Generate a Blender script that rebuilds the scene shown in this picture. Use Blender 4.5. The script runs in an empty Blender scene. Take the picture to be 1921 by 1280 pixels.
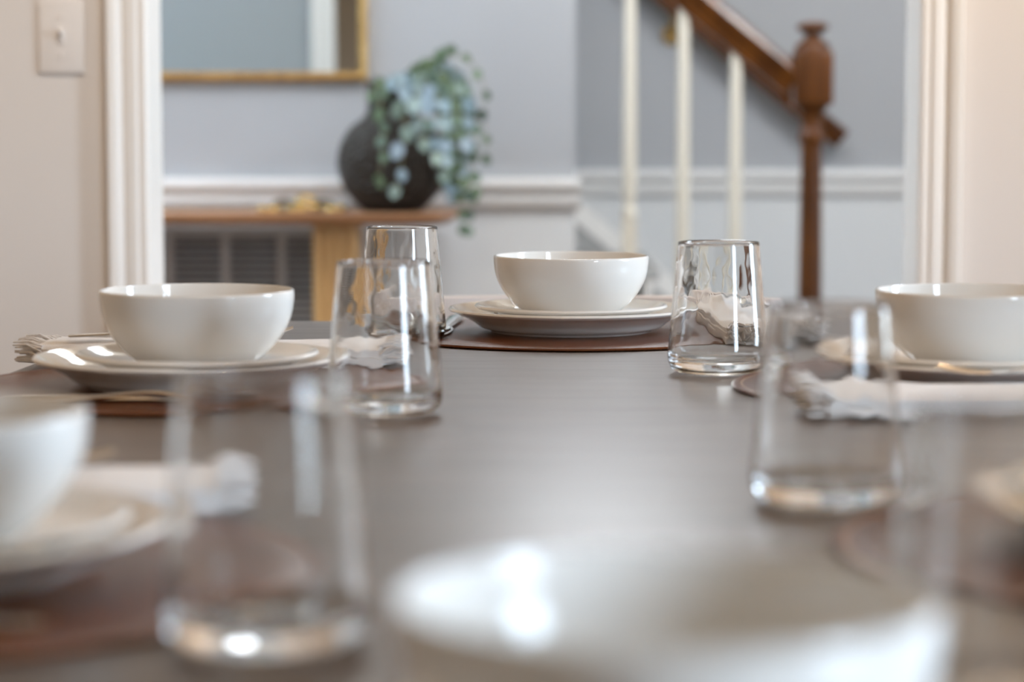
import bpy, bmesh, math, random
from mathutils import Vector, Matrix, noise

random.seed(7)
scene = bpy.context.scene
R = math.radians
PI = math.pi

# ------------------------------------------------------------------ camera
cam_data = bpy.data.cameras.new('camera')
cam = bpy.data.objects.new('camera', cam_data)
scene.collection.objects.link(cam)
cam.location = (0.0, 0.0, 0.98)
cam.rotation_euler = (R(90 - 5.19), 0, 0)
cam_data.sensor_width = 36.0
cam_data.lens = 85.0
cam_data.clip_start = 0.05
cam_data.dof.use_dof = True
cam_data.dof.focus_distance = 2.46
cam_data.dof.aperture_fstop = 3.7
cam_data.dof.aperture_blades = 9
scene.camera = cam

# ------------------------------------------------------------------ colour management
scene.view_settings.view_transform = 'Standard'
scene.view_settings.look = 'None'
scene.view_settings.gamma = 1.0
scene.view_settings.use_curve_mapping = False
scene.view_settings.exposure = 0.12

cy = scene.cycles
cy.max_bounces = 16
cy.diffuse_bounces = 6
cy.glossy_bounces = 8
cy.transmission_bounces = 14
cy.caustics_reflective = True
cy.caustics_refractive = True
cy.sample_clamp_indirect = 6.0
cy.blur_glossy = 0.0

# ------------------------------------------------------------------ sky
world = bpy.data.worlds.new('sky')
scene.world = world
world.use_nodes = True
wn = world.node_tree.nodes
bg = wn['Background']
_tc = wn.new('ShaderNodeTexCoord')
_sep = wn.new('ShaderNodeSeparateXYZ')
_ramp = wn.new('ShaderNodeValToRGB')           # ground below the horizon, pale sky above
_ramp.color_ramp.elements[0].position = 0.47
_ramp.color_ramp.elements[0].color = (0.13, 0.14, 0.11, 1)
_ramp.color_ramp.elements[1].position = 0.54
_ramp.color_ramp.elements[1].color = (0.67, 0.83, 1.0, 1)
_mr = wn.new('ShaderNodeMapRange')
_mr.inputs['From Min'].default_value = -1.0
world.node_tree.links.new(_tc.outputs['Generated'], _sep.inputs[0])
world.node_tree.links.new(_sep.outputs['Z'], _mr.inputs['Value'])
world.node_tree.links.new(_mr.outputs['Result'], _ramp.inputs['Fac'])
world.node_tree.links.new(_ramp.outputs['Color'], bg.inputs['Color'])
bg.inputs['Strength'].default_value = 34.0

def area(name, loc, rot, sx, sy, power=0, col=(1, 1, 1), portal=False):
    l = bpy.data.lights.new(name, 'AREA')
    l.shape = 'RECTANGLE'
    l.size = sx
    l.size_y = sy
    l.energy = power
    l.color = col
    if portal:
        l.cycles.is_portal = True
    o = bpy.data.objects.new(name, l)
    o.location = loc
    o.rotation_euler = rot
    scene.collection.objects.link(o)
    return o

def point(name, loc, power, col, radius):
    l = bpy.data.lights.new(name, 'POINT')
    l.energy = power
    l.color = col
    l.shadow_soft_size = radius
    o = bpy.data.objects.new(name, l)
    o.location = loc
    scene.collection.objects.link(o)
    return o

def spot(name, loc, target, power, col, radius, angle, blend=0.6):
    l = bpy.data.lights.new(name, 'SPOT')
    l.energy = power
    l.color = col
    l.shadow_soft_size = radius
    l.spot_size = R(angle)
    l.spot_blend = blend
    o = bpy.data.objects.new(name, l)
    o.location = loc
    o.rotation_euler = (Vector(target) - Vector(loc)).to_track_quat('-Z', 'Y').to_euler()
    scene.collection.objects.link(o)
    return o

# window openings (sky portals): right wall near, right wall far, rear wall, hall right wall
XR, XL, YB, YF = 1.95, -1.25, -1.9, 3.795      # dining room faces
HX0, HX1 = -2.7, 2.7                            # hall side faces
WIN_R = [(-0.46, 0.33, 0.75, 2.2), (2.3, 2.76, 0.75, 2.2)]        # y0, y1, z0, z1 on right wall
WIN_B = []        # x0, x1, z0, z1 on rear wall
WIN_H = [(4.50, 4.80, 0.3, 2.0)]
WIN_S = []
for (a, b, z0, z1) in WIN_R:
    area('daylight', (XR + 0.10, (a + b) / 2, (z0 + z1) / 2), (0, R(90), 0), z1 - z0, b - a, portal=True)
for (a, b, z0, z1) in WIN_B:
    area('daylight', ((a + b) / 2, YB - 0.10, (z0 + z1) / 2), (R(90), 0, 0), b - a, z1 - z0, portal=True)
for (a, b, z0, z1) in WIN_H:
    area('daylight', (HX1 + 0.10, (a + b) / 2, (z0 + z1) / 2), (0, R(90), 0), z1 - z0, b - a, portal=True)

for (a, b, z0, z1) in WIN_S:
    area('daylight', ((a + b) / 2, 6.77 + 0.15, (z0 + z1) / 2), (R(-90), 0, 0), b - a, z1 - z0, portal=True)

# room lights: a pendant's bulbs over the table, a warm spot right of the opening, hall light, added fills
for dx, dy in ((-0.16, 0.1), (0.16, -0.1)):
    point('pendant_bulb', (0.06 + dx, 1.75 + dy, 2.0), 5.0, (1.0, 0.68, 0.40), 0.035)
spot('unseen_wall_spot', (1.15, 3.0, 2.44), (1.15, 3.795, 1.0), 80, (1.0, 0.72, 0.46), 0.05, 95)
spot('unseen_wall_spot', (-0.30, 2.75, 2.44), (-0.85, 3.795, 0.95), 54, (1.0, 0.90, 0.80), 0.05, 80)  # added to brighten the wall left of the opening, no fixture there
point('unseen_hall_light', (0.17, 4.9, 2.22), 41, (0.86, 0.93, 1.0), 0.27)
point('unseen_hall_light', (-1.25, 4.85, 2.25), 7, (1.0, 0.97, 0.94), 0.10)
point('unseen_hall_light', (1.35, 4.9, 2.1), 60, (0.94, 0.97, 1.0), 0.10)  # fill added to brighten the stair side of the hall

# ------------------------------------------------------------------ helpers
def newmat(name, col, rough=0.5, metal=0.0, spec=0.5, var=0.0, scale=8.0, stretch=(1, 1, 1), bump=0.0, bscale=60.0,
           bstretch=(1, 1, 1), dist=0.002, col2=None, transmission=0.0, ior=1.45, coat=0.0, rvar=0.0, sheen=0.0, detail=5.0):
    m = bpy.data.materials.new(name)
    m.use_nodes = True
    nt = m.node_tree
    p = nt.nodes['Principled BSDF']
    p.inputs['Base Color'].default_value = (*col, 1)
    p.inputs['Roughness'].default_value = rough
    p.inputs['Metallic'].default_value = metal
    p.inputs['Specular IOR Level'].default_value = spec
    p.inputs['IOR'].default_value = ior
    p.inputs['Transmission Weight'].default_value = transmission
    p.inputs['Coat Weight'].default_value = coat
    p.inputs['Sheen Weight'].default_value = sheen
    tc = nt.nodes.new('ShaderNodeTexCoord')
    def tex(sc, st, det=detail):
        mp = nt.nodes.new('ShaderNodeMapping')
        mp.inputs['Scale'].default_value = st
        nt.links.new(tc.outputs['Object'], mp.inputs['Vector'])
        n = nt.nodes.new('ShaderNodeTexNoise')
        n.inputs['Scale'].default_value = sc
        n.inputs['Detail'].default_value = det
        nt.links.new(mp.outputs['Vector'], n.inputs['Vector'])
        return n
    if var > 0 or col2 is not None:
        n = tex(scale, stretch)
        ramp = nt.nodes.new('ShaderNodeValToRGB')
        c2 = col2 if col2 is not None else tuple(c * (1 - var) for c in col)
        ramp.color_ramp.elements[0].position = 0.32
        ramp.color_ramp.elements[1].position = 0.68
        ramp.color_ramp.elements[0].color = (*c2, 1)
        ramp.color_ramp.elements[1].color = (*col, 1)
        nt.links.new(n.outputs['Fac'], ramp.inputs['Fac'])
        nt.links.new(ramp.outputs['Color'], p.inputs['Base Color'])
    if rvar > 0:
        n = tex(scale * 1.7, stretch)
        mr = nt.nodes.new('ShaderNodeMapRange')
        mr.inputs['To Min'].default_value = max(0.0, rough - rvar)
        mr.inputs['To Max'].default_value = rough + rvar
        nt.links.new(n.outputs['Fac'], mr.inputs['Value'])
        nt.links.new(mr.outputs['Result'], p.inputs['Roughness'])
    if bump > 0:
        n = tex(bscale, bstretch)
        b = nt.nodes.new('ShaderNodeBump')
        b.inputs['Strength'].default_value = bump
        b.inputs['Distance'].default_value = dist
        nt.links.new(n.outputs['Fac'], b.inputs['Height'])
        nt.links.new(b.outputs['Normal'], p.inputs['Normal'])
    return m

def obj(name, bm, m, parent=None, smooth=True, loc=(0, 0, 0), rotz=0.0, angle=40):
    me = bpy.data.meshes.new(name)
    bmesh.ops.recalc_face_normals(bm, faces=bm.faces)
    bm.to_mesh(me)
    bm.free()
    if smooth:
        me.polygons.foreach_set('use_smooth', [True] * len(me.polygons))
        me.set_sharp_from_angle(angle=R(angle))
    me.materials.append(m)
    o = bpy.data.objects.new(name, me)
    scene.collection.objects.link(o)
    if parent is not None:
        o.parent = parent
    o.location = loc
    o.rotation_euler = (0, 0, rotz)
    return o

def tag(o, label=None, cat=None, group=None, kind=None):
    if label: o['label'] = label
    if cat: o['category'] = cat
    if group: o['group'] = group
    if kind: o['kind'] = kind
    return o

def empty(name, loc=(0, 0, 0), rotz=0.0, **kw):
    o = bpy.data.objects.new(name, None)
    o.empty_display_size = 0.05
    scene.collection.objects.link(o)
    o.location = loc
    o.rotation_euler = (0, 0, rotz)
    tag(o, **kw)
    return o

def dup(root, loc, rotz=0.0, label=None):
    r = root.copy()
    scene.collection.objects.link(r)
    r.location = loc
    r.rotation_euler = (0, 0, rotz)
    if label: r['label'] = label
    for ch in list(root.children):
        c = ch.copy()
        scene.collection.objects.link(c)
        c.parent = r
        for g in list(ch.children):
            d = g.copy()
            scene.collection.objects.link(d)
            d.parent = c
    return r

def box(bm, x0, x1, y0, y1, z0, z1, bevel=0.0, seg=2):
    r = bmesh.ops.create_cube(bm, size=1.0)
    vs = r['verts']
    bmesh.ops.scale(bm, vec=(x1 - x0, y1 - y0, z1 - z0), verts=vs)
    bmesh.ops.translate(bm, vec=((x0 + x1) / 2, (y0 + y1) / 2, (z0 + z1) / 2), verts=vs)
    if bevel > 0:
        es = list({e for v in vs for e in v.link_edges})
        bmesh.ops.bevel(bm, geom=es, offset=bevel, segments=seg, profile=0.5, affect='EDGES')

def lathe(bm, prof, n=96, cx=0.0, cy=0.0, wob=None, closed=False):
    """prof: list of (r, z); r==0 ends become poles."""
    rings = []
    for i, (r, z) in enumerate(prof):
        if r < 1e-6:
            rings.append([bm.verts.new((cx, cy, z))])
        else:
            ring = []
            for k in range(n):
                a = 2 * PI * k / n
                rr = r + (wob(i, a, z) if wob else 0.0)
                ring.append(bm.verts.new((cx + rr * math.cos(a), cy + rr * math.sin(a), z)))
            rings.append(ring)
    m = len(rings)
    for i in range(m if closed else m - 1):
        A, B = rings[i], rings[(i + 1) % m]
        for k in range(n):
            k2 = (k + 1) % n
            if len(A) == 1 and len(B) == 1:
                continue
            if len(A) == 1:
                bm.faces.new((A[0], B[k], B[k2]))
            elif len(B) == 1:
                bm.faces.new((A[k], A[k2], B[0]))
            else:
                bm.faces.new((A[k], A[k2], B[k2], B[k]))

def smooth_prof(pts, sub=6):
    """Catmull-Rom through the profile points."""
    out = []
    for i in range(len(pts) - 1):
        p0 = pts[max(i - 1, 0)]; p1 = pts[i]; p2 = pts[i + 1]; p3 = pts[min(i + 2, len(pts) - 1)]
        for s in range(sub):
            t = s / sub
            out.append(tuple(0.5 * ((2 * p1[j]) + (-p0[j] + p2[j]) * t + (2 * p0[j] - 5 * p1[j] + 4 * p2[j] - p3[j]) * t * t
                                    + (-p0[j] + 3 * p1[j] - 3 * p2[j] + p3[j]) * t ** 3) for j in range(len(p1))))
    out.append(tuple(pts[-1]))
    return out

def sweep(bm, pts, radii, n=8, up=Vector((0, 0, 1)), flat=None, cap=True):
    """tube through pts; flat = list of (half width, half thickness) for a flattened section."""
    pts = [Vector(p) for p in pts]
    rings = []
    for i, p in enumerate(pts):
        t = (pts[min(i + 1, len(pts) - 1)] - pts[max(i - 1, 0)])
        t = t.normalized() if t.length > 1e-9 else Vector((1, 0, 0))
        s = t.cross(up)
        if s.length < 1e-4: s = t.cross(Vector((0, 1, 0)))
        s.normalize()
        u = s.cross(t).normalized()
        if flat: a, b = flat[i]
        else: a = b = radii[i] if hasattr(radii, '__len__') else radii
        rings.append([bm.verts.new(p + s * (a * math.cos(2 * PI * k / n)) + u * (b * math.sin(2 * PI * k / n))) for k in range(n)])
    for i in range(len(rings) - 1):
        A, B = rings[i], rings[i + 1]
        for k in range(n):
            k2 = (k + 1) % n
            bm.faces.new((A[k], A[k2], B[k2], B[k]))
    if cap:
        bm.faces.new(rings[0]); bm.faces.new(list(reversed(rings[-1])))

def extrude_profile(bm, prof, p0, p1, side, up):
    """extrude a closed 2D profile (a along side, b along up) from p0 to p1."""
    p0, p1, side, up = Vector(p0), Vector(p1), Vector(side), Vector(up)
    A = [bm.verts.new(p0 + side * a + up * b) for a, b in prof]
    B = [bm.verts.new(p1 + side * a + up * b) for a, b in prof]
    n = len(prof)
    for k in range(n):
        k2 = (k + 1) % n
        bm.faces.new((A[k], A[k2], B[k2], B[k]))
    bm.faces.new(A); bm.faces.new(list(reversed(B)))

# ------------------------------------------------------------------ materials
M = {}
M['wall_beige'] = newmat('greige_paint', (0.68, 0.642, 0.612), 0.6, bump=0.05, bscale=220, spec=0.3)
M['wall_dark'] = newmat('bounce_tuned_brown', (0.43, 0.325, 0.235), 0.6, spec=0.3)  # brown picked for the unseen walls to curb and warm bounce light
M['wall_grey'] = newmat('blue_grey_paint', (0.335, 0.342, 0.355), 0.55, bump=0.05, bscale=220, spec=0.3)
M['wall_white'] = newmat('wainscot_white_paint', (0.58, 0.59, 0.595), 0.5, bump=0.04, bscale=220, spec=0.3)
M['trim_white'] = newmat('trim_white_paint', (0.80, 0.78, 0.755), 0.28, bump=0.03, bscale=150)
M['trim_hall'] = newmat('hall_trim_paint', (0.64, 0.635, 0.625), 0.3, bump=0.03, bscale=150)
M['ceiling'] = newmat('ceiling_paint', (0.76, 0.685, 0.59), 0.7)
M['floor'] = newmat('oak_floor', (0.17, 0.095, 0.05), 0.4, col2=(0.11, 0.06, 0.032), scale=5, stretch=(6, 0.5, 1))
M['table'] = newmat('taupe_wood', (0.140, 0.106, 0.088), 0.36, spec=0.9, col2=(0.106, 0.081, 0.067), scale=9, stretch=(0.55, 5, 1),
                    bump=0.22, bscale=70, bstretch=(0.5, 6, 1), dist=0.0006, rvar=0.05)
M['ceramic'] = newmat('white_glazed_ceramic', (0.78, 0.76, 0.725), 0.045, spec=0.55)
M['leather_under'] = None
M['steel'] = newmat('polished_steel', (0.78, 0.77, 0.75), 0.14, metal=1.0)
M['linen'] = newmat('pale_linen', (0.84, 0.81, 0.79), 0.85, var=0.08, scale=60, bump=0.35, bscale=500, sheen=0.2)
M['walnut'] = newmat('walnut_top', (0.36, 0.18, 0.085), 0.32, col2=(0.24, 0.115, 0.055), scale=5, stretch=(0.7, 8, 4))
M['oak'] = newmat('golden_oak', (0.50, 0.30, 0.12), 0.4, col2=(0.40, 0.225, 0.085), scale=6, stretch=(8, 8, 0.6))
M['rail_wood'] = newmat('stained_rail_oak', (0.105, 0.034, 0.005), 0.28, col2=(0.042, 0.013, 0.003), scale=9, stretch=(3, 3, 0.5), detail=2, spec=0.35)
M['baluster'] = newmat('cream_baluster_paint', (0.57, 0.53, 0.45), 0.35)
M['vase'] = None
M['gold'] = newmat('antique_gold', (0.58, 0.38, 0.15), 0.34, metal=0.85, col2=(0.36, 0.21, 0.07), scale=40, bump=0.4, bscale=90, dist=0.003)
M['brass'] = newmat('brass', (0.52, 0.36, 0.14), 0.22, metal=1.0)
M['dark_bronze'] = newmat('dark_bronze', (0.09, 0.06, 0.03), 0.35, metal=0.6)
M['mirror'] = newmat('mirror_glass', (0.68, 0.72, 0.72), 0.01, metal=1.0)
M['vent'] = newmat('grille_shaded_white', (0.40, 0.38, 0.37), 0.45)  # white metal, with the console's shade put into this grey
M['vent_dark'] = newmat('duct_shade_black', (0.03, 0.03, 0.032), 0.8)
M['switch'] = newmat('switch_plastic', (0.72, 0.68, 0.65), 0.3)
M['stem'] = newmat('plant_stem', (0.20, 0.17, 0.08), 0.6)
M['chair_leg'] = newmat('chair_leg_wood', (0.12, 0.075, 0.045), 0.4, var=0.3, stretch=(6, 6, 0.6))
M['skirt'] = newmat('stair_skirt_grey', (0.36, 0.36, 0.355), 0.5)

def glass_material():
    m = bpy.data.materials.new('clear_glass')
    m.use_nodes = True
    nt = m.node_tree
    p = nt.nodes['Principled BSDF']
    p.inputs['Base Color'].default_value = (0.985, 0.99, 0.99, 1)
    p.inputs['Roughness'].default_value = 0.0
    p.inputs['Transmission Weight'].default_value = 1.0
    p.inputs['IOR'].default_value = 1.47
    return m
M['glass'] = glass_material()

def leather_material():
    """brown leather with a pale stitched ring near the edge (r about 0.198)."""
    m = newmat('brown_leather', (0.145, 0.046, 0.015), 0.30, spec=0.25, var=0.25, scale=14, bump=0.5, bscale=420, dist=0.0008)
    nt = m.node_tree
    p = nt.nodes['Principled BSDF']
    tc = nt.nodes.new('ShaderNodeTexCoord')
    sep = nt.nodes.new('ShaderNodeSeparateXYZ')
    nt.links.new(tc.outputs['Object'], sep.inputs[0])
    def math_(op, a, b=None, c=None):
        n = nt.nodes.new('ShaderNodeMath'); n.operation = op
        for i, v in enumerate((a, b, c)):
            if v is None: continue
            if isinstance(v, (int, float)): n.inputs[i].default_value = v
            else: nt.links.new(v, n.inputs[i])
        return n.outputs[0]
    x, y = sep.outputs['X'], sep.outputs['Y']
    r = math_('SQRT', math_('ADD', math_('MULTIPLY', x, x), math_('MULTIPLY', y, y)))
    ang = math_('ARCTAN2', y, x)
    dash = math_('GREATER_THAN', math_('SINE', math_('MULTIPLY', ang, 240.0)), -0.45)
    ring = math_('LESS_THAN', math_('ABSOLUTE', math_('SUBTRACT', r, 0.2015)), 0.0009)
    fac = math_('MULTIPLY', dash, ring)
    mix = nt.nodes.new('ShaderNodeMix'); mix.data_type = 'RGBA'
    old = p.inputs['Base Color'].links[0].from_socket
    nt.links.new(fac, mix.inputs['Factor'])
    nt.links.new(old, mix.inputs[6])
    mix.inputs[7].default_value = (0.62, 0.42, 0.28, 1)
    nt.links.new(mix.outputs[2], p.inputs['Base Color'])
    return m
M['leather'] = leather_material()

def vase_material():
    m = newmat('hammered_dark_metal', (0.026, 0.019, 0.013), 0.5, metal=0.2, spec=0.35, col2=(0.026, 0.020, 0.015), scale=25)
    nt = m.node_tree
    p = nt.nodes['Principled BSDF']
    tc = nt.nodes.new('ShaderNodeTexCoord')
    v = nt.nodes.new('ShaderNodeTexVoronoi')
    v.inputs['Scale'].default_value = 95
    nt.links.new(tc.outputs['Object'], v.inputs['Vector'])
    b = nt.nodes.new('ShaderNodeBump')
    b.inputs['Strength'].default_value = 1.0
    b.inputs['Distance'].default_value = 0.014
    nt.links.new(v.outputs['Distance'], b.inputs['Height'])
    nt.links.new(b.outputs['Normal'], p.inputs['Normal'])
    return m
M['vase'] = vase_material()

def ribbed_fabric():
    m = bpy.data.materials.new('ribbed_beige_fabric')
    m.use_nodes = True
    nt = m.node_tree
    p = nt.nodes['Principled BSDF']
    p.inputs['Roughness'].default_value = 0.9
    tc = nt.nodes.new('ShaderNodeTexCoord')
    w = nt.nodes.new('ShaderNodeTexWave')
    w.wave_type = 'BANDS'; w.bands_direction = 'X'
    w.inputs['Scale'].default_value = 75
    w.inputs['Distortion'].default_value = 0.6
    nt.links.new(tc.outputs['Object'], w.inputs['Vector'])
    ramp = nt.nodes.new('ShaderNodeValToRGB')
    ramp.color_ramp.elements[0].color = (0.56, 0.51, 0.49, 1)
    ramp.color_ramp.elements[1].color = (0.74, 0.68, 0.66, 1)
    nt.links.new(w.outputs['Fac'], ramp.inputs['Fac'])
    nt.links.new(ramp.outputs['Color'], p.inputs['Base Color'])
    b = nt.nodes.new('ShaderNodeBump')
    b.inputs['Strength'].default_value = 0.4
    b.inputs['Distance'].default_value = 0.002
    nt.links.new(w.outputs['Fac'], b.inputs['Height'])
    nt.links.new(b.outputs['Normal'], p.inputs['Normal'])
    return m
M['fabric'] = ribbed_fabric()

def leaf_material(name, cols, rough):
    m = bpy.data.materials.new(name)
    m.use_nodes = True
    nt = m.node_tree
    p = nt.nodes['Principled BSDF']
    p.inputs['Roughness'].default_value = rough
    g = nt.nodes.new('ShaderNodeNewGeometry')
    ramp = nt.nodes.new('ShaderNodeValToRGB')
    e = ramp.color_ramp.elements
    e[0].color = (*cols[0], 1)
    e[1].color = (*cols[-1], 1)
    for k, c in enumerate(cols[1:-1]):
        e.new((k + 1) / (len(cols) - 1)).color = (*c, 1)
    nt.links.new(g.outputs['Random Per Island'], ramp.inputs['Fac'])
    nt.links.new(ramp.outputs['Color'], p.inputs['Base Color'])
    return m
M['leaf_green'] = leaf_material('eucalyptus_leaf_green', [(0.035, 0.060, 0.014), (0.055, 0.095, 0.035), (0.10, 0.155, 0.095), (0.055, 0.095, 0.075)], 0.5)
M['leaf_sheen'] = leaf_material('eucalyptus_leaf_sheen', [(0.13, 0.19, 0.15), (0.20, 0.27, 0.25), (0.23, 0.30, 0.36), (0.17, 0.25, 0.29)], 0.38)  # blue green leaves with the window's reflection put into the colour

# ------------------------------------------------------------------ room shell
def struct(name, bm, m, smooth=False):
    o = obj(name, bm, m, smooth=smooth)
    o['kind'] = 'structure'
    return o

ZC = 2.5
WT = 0.12
OX0, OX1, OZ = -0.566, 0.635, 2.08         # cased opening
YH = YF + WT                               # hall face of the opening wall
YW = 5.80                                  # hall far wall
YS = 6.77                                  # wall behind the stairs
XE = 0.151                                 # end of the hall far wall

bm = bmesh.new(); box(bm, -2.2, 2.9, -2.1, 7.0, -0.06, 0.0); struct('floor', bm, M['floor'])
bm = bmesh.new(); box(bm, -2.2, 2.9, -2.1, 7.0, ZC, ZC + 0.06); struct('ceiling', bm, M['ceiling'])

def wall_x(name, x0, x1, ya, yb, holes, m):
    bm = bmesh.new()
    y = ya
    for (a, b, z0, z1) in holes:
        box(bm, x0, x1, y, a, 0, ZC)
        box(bm, x0, x1, a, b, 0, z0)
        box(bm, x0, x1, a, b, z1, ZC)
        y = b
    box(bm, x0, x1, y, yb, 0, ZC)
    return struct(name, bm, m)
def wall_y(name, y0, y1, xa, xb, holes, m):
    bm = bmesh.new()
    x = xa
    for (a, b, z0, z1) in holes:
        box(bm, x, a, y0, y1, 0, ZC)
        if z0 > 0: box(bm, a, b, y0, y1, 0, z0)
        box(bm, a, b, y0, y1, z1, ZC)
        x = b
    box(bm, x, xb, y0, y1, 0, ZC)
    return struct(name, bm, m)

wall_x('wall_left', XL - WT, XL, YB - WT, YF, [], M['wall_dark'])  # unseen wall brought in close to cut light from the left
wall_x('wall_right', XR, XR + WT, YB - WT, YF, WIN_R, M['wall_beige'])
wall_y('wall_rear', YB - WT, YB, XL, XR, WIN_B, M['wall_dark'])
# the wall with the cased opening: greige on the dining side, grey on the hall side (two skins)
wall_y('wall_opening', YF, YF + 0.06, XL - WT, XR + WT, [(OX0 - 0.012, OX1 + 0.012, 0, OZ + 0.012)], M['wall_beige'])
wall_y('wall_opening_hall', YF + 0.06, YH, HX0, HX1, [(OX0 - 0.012, OX1 + 0.012, 0, OZ + 0.012)], M['wall_grey'])
wall_x('wall_hall_left', HX0 - WT, HX0, YF + 0.06, YS, [], M['wall_grey'])
wall_x('wall_hall_right', HX1, HX1 + WT, YF, YS + WT, WIN_H, M['wall_grey'])
ZR = 0.845   # top of the chair rail
def two_tone(name, x0, x1, y0, y1, holes=()):
    bm = bmesh.new()
    x = x0
    for (a, b, z0, z1) in holes:
        box(bm, x, a, y0, y1, ZR - 0.05, ZC)
        box(bm, a, b, y0, y1, ZR - 0.05, z0)
        box(bm, a, b, y0, y1, z1, ZC)
        x = b
    box(bm, x, x1, y0, y1, ZR - 0.05, ZC); struct(name + '_upper', bm, M['wall_grey'])
    bm = bmesh.new(); box(bm, x0, x1, y0, y1, 0, ZR - 0.05); struct(name + '_lower', bm, M['wall_white'])
two_tone('wall_hall', HX0, XE, YW, YW + 0.12)
two_tone('wall_stairs', HX0, HX1, YS, YS + WT, WIN_S)

# windows out of the frame: sash bars in the openings
def sash(bm, horizontal_axis, a, b, z0, z1, d0, d1):
    w = 0.045
    def put(u0, u1, v0, v1):
        if horizontal_axis == 'y': box(bm, d0, d1, u0, u1, v0, v1)
        else: box(bm, u0, u1, d0, d1, v0, v1)
    put(a, a + w, z0, z1); put(b - w, b, z0, z1)
    put(a + w, b - w, z0, z0 + w); put(a + w, b - w, z1 - w, z1)
    zm = (z0 + z1) / 2
    put(a + w, b - w, zm - 0.02, zm + 0.02)
wi = 1
for (a, b, z0, z1) in WIN_R:
    bm = bmesh.new(); sash(bm, 'y', a, b, z0, z1, XR + 0.03, XR + 0.07); struct('window_%d' % wi, bm, M['trim_white']); wi += 1
for (a, b, z0, z1) in WIN_B:
    bm = bmesh.new(); sash(bm, 'x', a, b, z0, z1, YB - 0.07, YB - 0.03); struct('window_%d' % wi, bm, M['trim_white']); wi += 1
for (a, b, z0, z1) in WIN_H:
    bm = bmesh.new(); sash(bm, 'y', a, b, z0, z1, HX1 + 0.03, HX1 + 0.07); struct('window_%d' % wi, bm, M['trim_white']); wi += 1

for (a, b, z0, z1) in WIN_S:
    bm = bmesh.new(); sash(bm, 'x', a, b, z0, z1, YS + 0.05, YS + 0.09); struct('window_%d' % wi, bm, M['trim_white']); wi += 1

# casing of the opening: moulded profile, jamb boards
def casing_prof(w):
    # (a: across, from the opening outwards; b: out of the wall)
    return [(0.0, 0.0), (0.0, 0.010), (0.006, 0.014), (0.016, 0.012), (0.020, 0.016), (0.034, 0.017), (0.040, 0.013),
            (0.044, 0.020), (w - 0.012, 0.024), (w - 0.004, 0.024), (w, 0.019), (w, 0.0)]
tn = 1
def trim(bm, m='trim_white'):
    global tn
    o = struct('trim_%d' % tn, bm, M[m], smooth=True)
    tn += 1
    return o
CW = 0.066
for side, x in ((-1, OX0), (1, OX1)):
    for y, out in ((YF, -1), (YH, 1)):
        bm = bmesh.new()
        extrude_profile(bm, casing_prof(CW), (x, y, 0), (x, y, OZ + CW), (side, 0, 0), (0, out, 0))
        trim(bm)
    bm = bmesh.new()
    box(bm, min(x, x + side * 0.012), max(x, x + side * 0.012), YF, YH, 0, OZ)
    trim(bm)
for y, out in ((YF, -1), (YH, 1)):
    bm = bmesh.new()
    extrude_profile(bm, casing_prof(CW), (OX0 - CW, y, OZ), (OX1 + CW, y, OZ), (0, 0, 1), (0, out, 0))
    trim(bm)
bm = bmesh.new(); box(bm, OX0, OX1, YF, YH, OZ, OZ + 0.012); trim(bm)

# chair rail: heavy nosing above, flat band and bead below
RAIL = [(0.0, 0.0), (0.028, 0.0), (0.030, -0.005), (0.030, -0.020), (0.024, -0.027), (0.013, -0.032), (0.011, -0.041),
        (0.019, -0.045), (0.019, -0.062), (0.014, -0.069), (0.004, -0.074), (0.0, -0.074)]
bm = bmesh.new(); extrude_profile(bm, RAIL, (HX0, YW, ZR), (XE + 0.012, YW, ZR), (0, -1, 0), (0, 0, 1)); trim(bm, 'trim_hall')
bm = bmesh.new(); extrude_profile(bm, RAIL, (XE, YS, ZR), (HX1, YS, ZR), (0, -1, 0), (0, 0, 1)); trim(bm, 'trim_hall')
for nm, args in (('baseboard_hall', (HX0, XE, YW - 0.015, YW)), ('baseboard_opening', (XL, OX0 - CW, YF - 0.015, YF)),
                 ('baseboard_opening_right', (OX1 + CW, XR, YF - 0.015, YF)),
                 ('baseboard_left', (XL, XL + 0.015, YB, YF - 0.015)), ('baseboard_right', (XR - 0.015, XR, YB, YF - 0.015))):
    bm = bmesh.new(); box(bm, *args, 0, 0.12, 0.004); struct(nm, bm, M['trim_white'])

# ------------------------------------------------------------------ light switch
sw = empty('light_switch', (-0.702, YF, 1.112), label='beige toggle light switch plate on the wall left of the doorway', cat='light switch')
bm = bmesh.new(); box(bm, -0.0355, 0.0355, -0.006, 0, -0.0575, 0.0575, 0.003, 3); obj('wall_plate', bm, M['switch'], sw)
bm = bmesh.new(); box(bm, -0.005, 0.005, -0.008, -0.005, -0.012, 0.012, 0.001)
obj('toggle_slot', bm, M['switch'], sw)
bm = bmesh.new(); sweep(bm, [(0, -0.007, 0.0), (0, -0.013, 0.006), (0, -0.018, 0.010)], 0, n=10, flat=[(0.0045, 0.005), (0.004, 0.004), (0.003, 0.003)])
obj('toggle', bm, M['switch'], sw)
for z in (-0.030, 0.030):
    bm = bmesh.new(); bmesh.ops.create_cone(bm, cap_ends=True, segments=20, radius1=0.0032, radius2=0.0026, depth=0.002,
                                            matrix=Matrix.Translation((0, -0.0068, z)) @ Matrix.Rotation(R(90), 4, 'X'))
    obj('screw', bm, M['switch'], sw)

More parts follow.
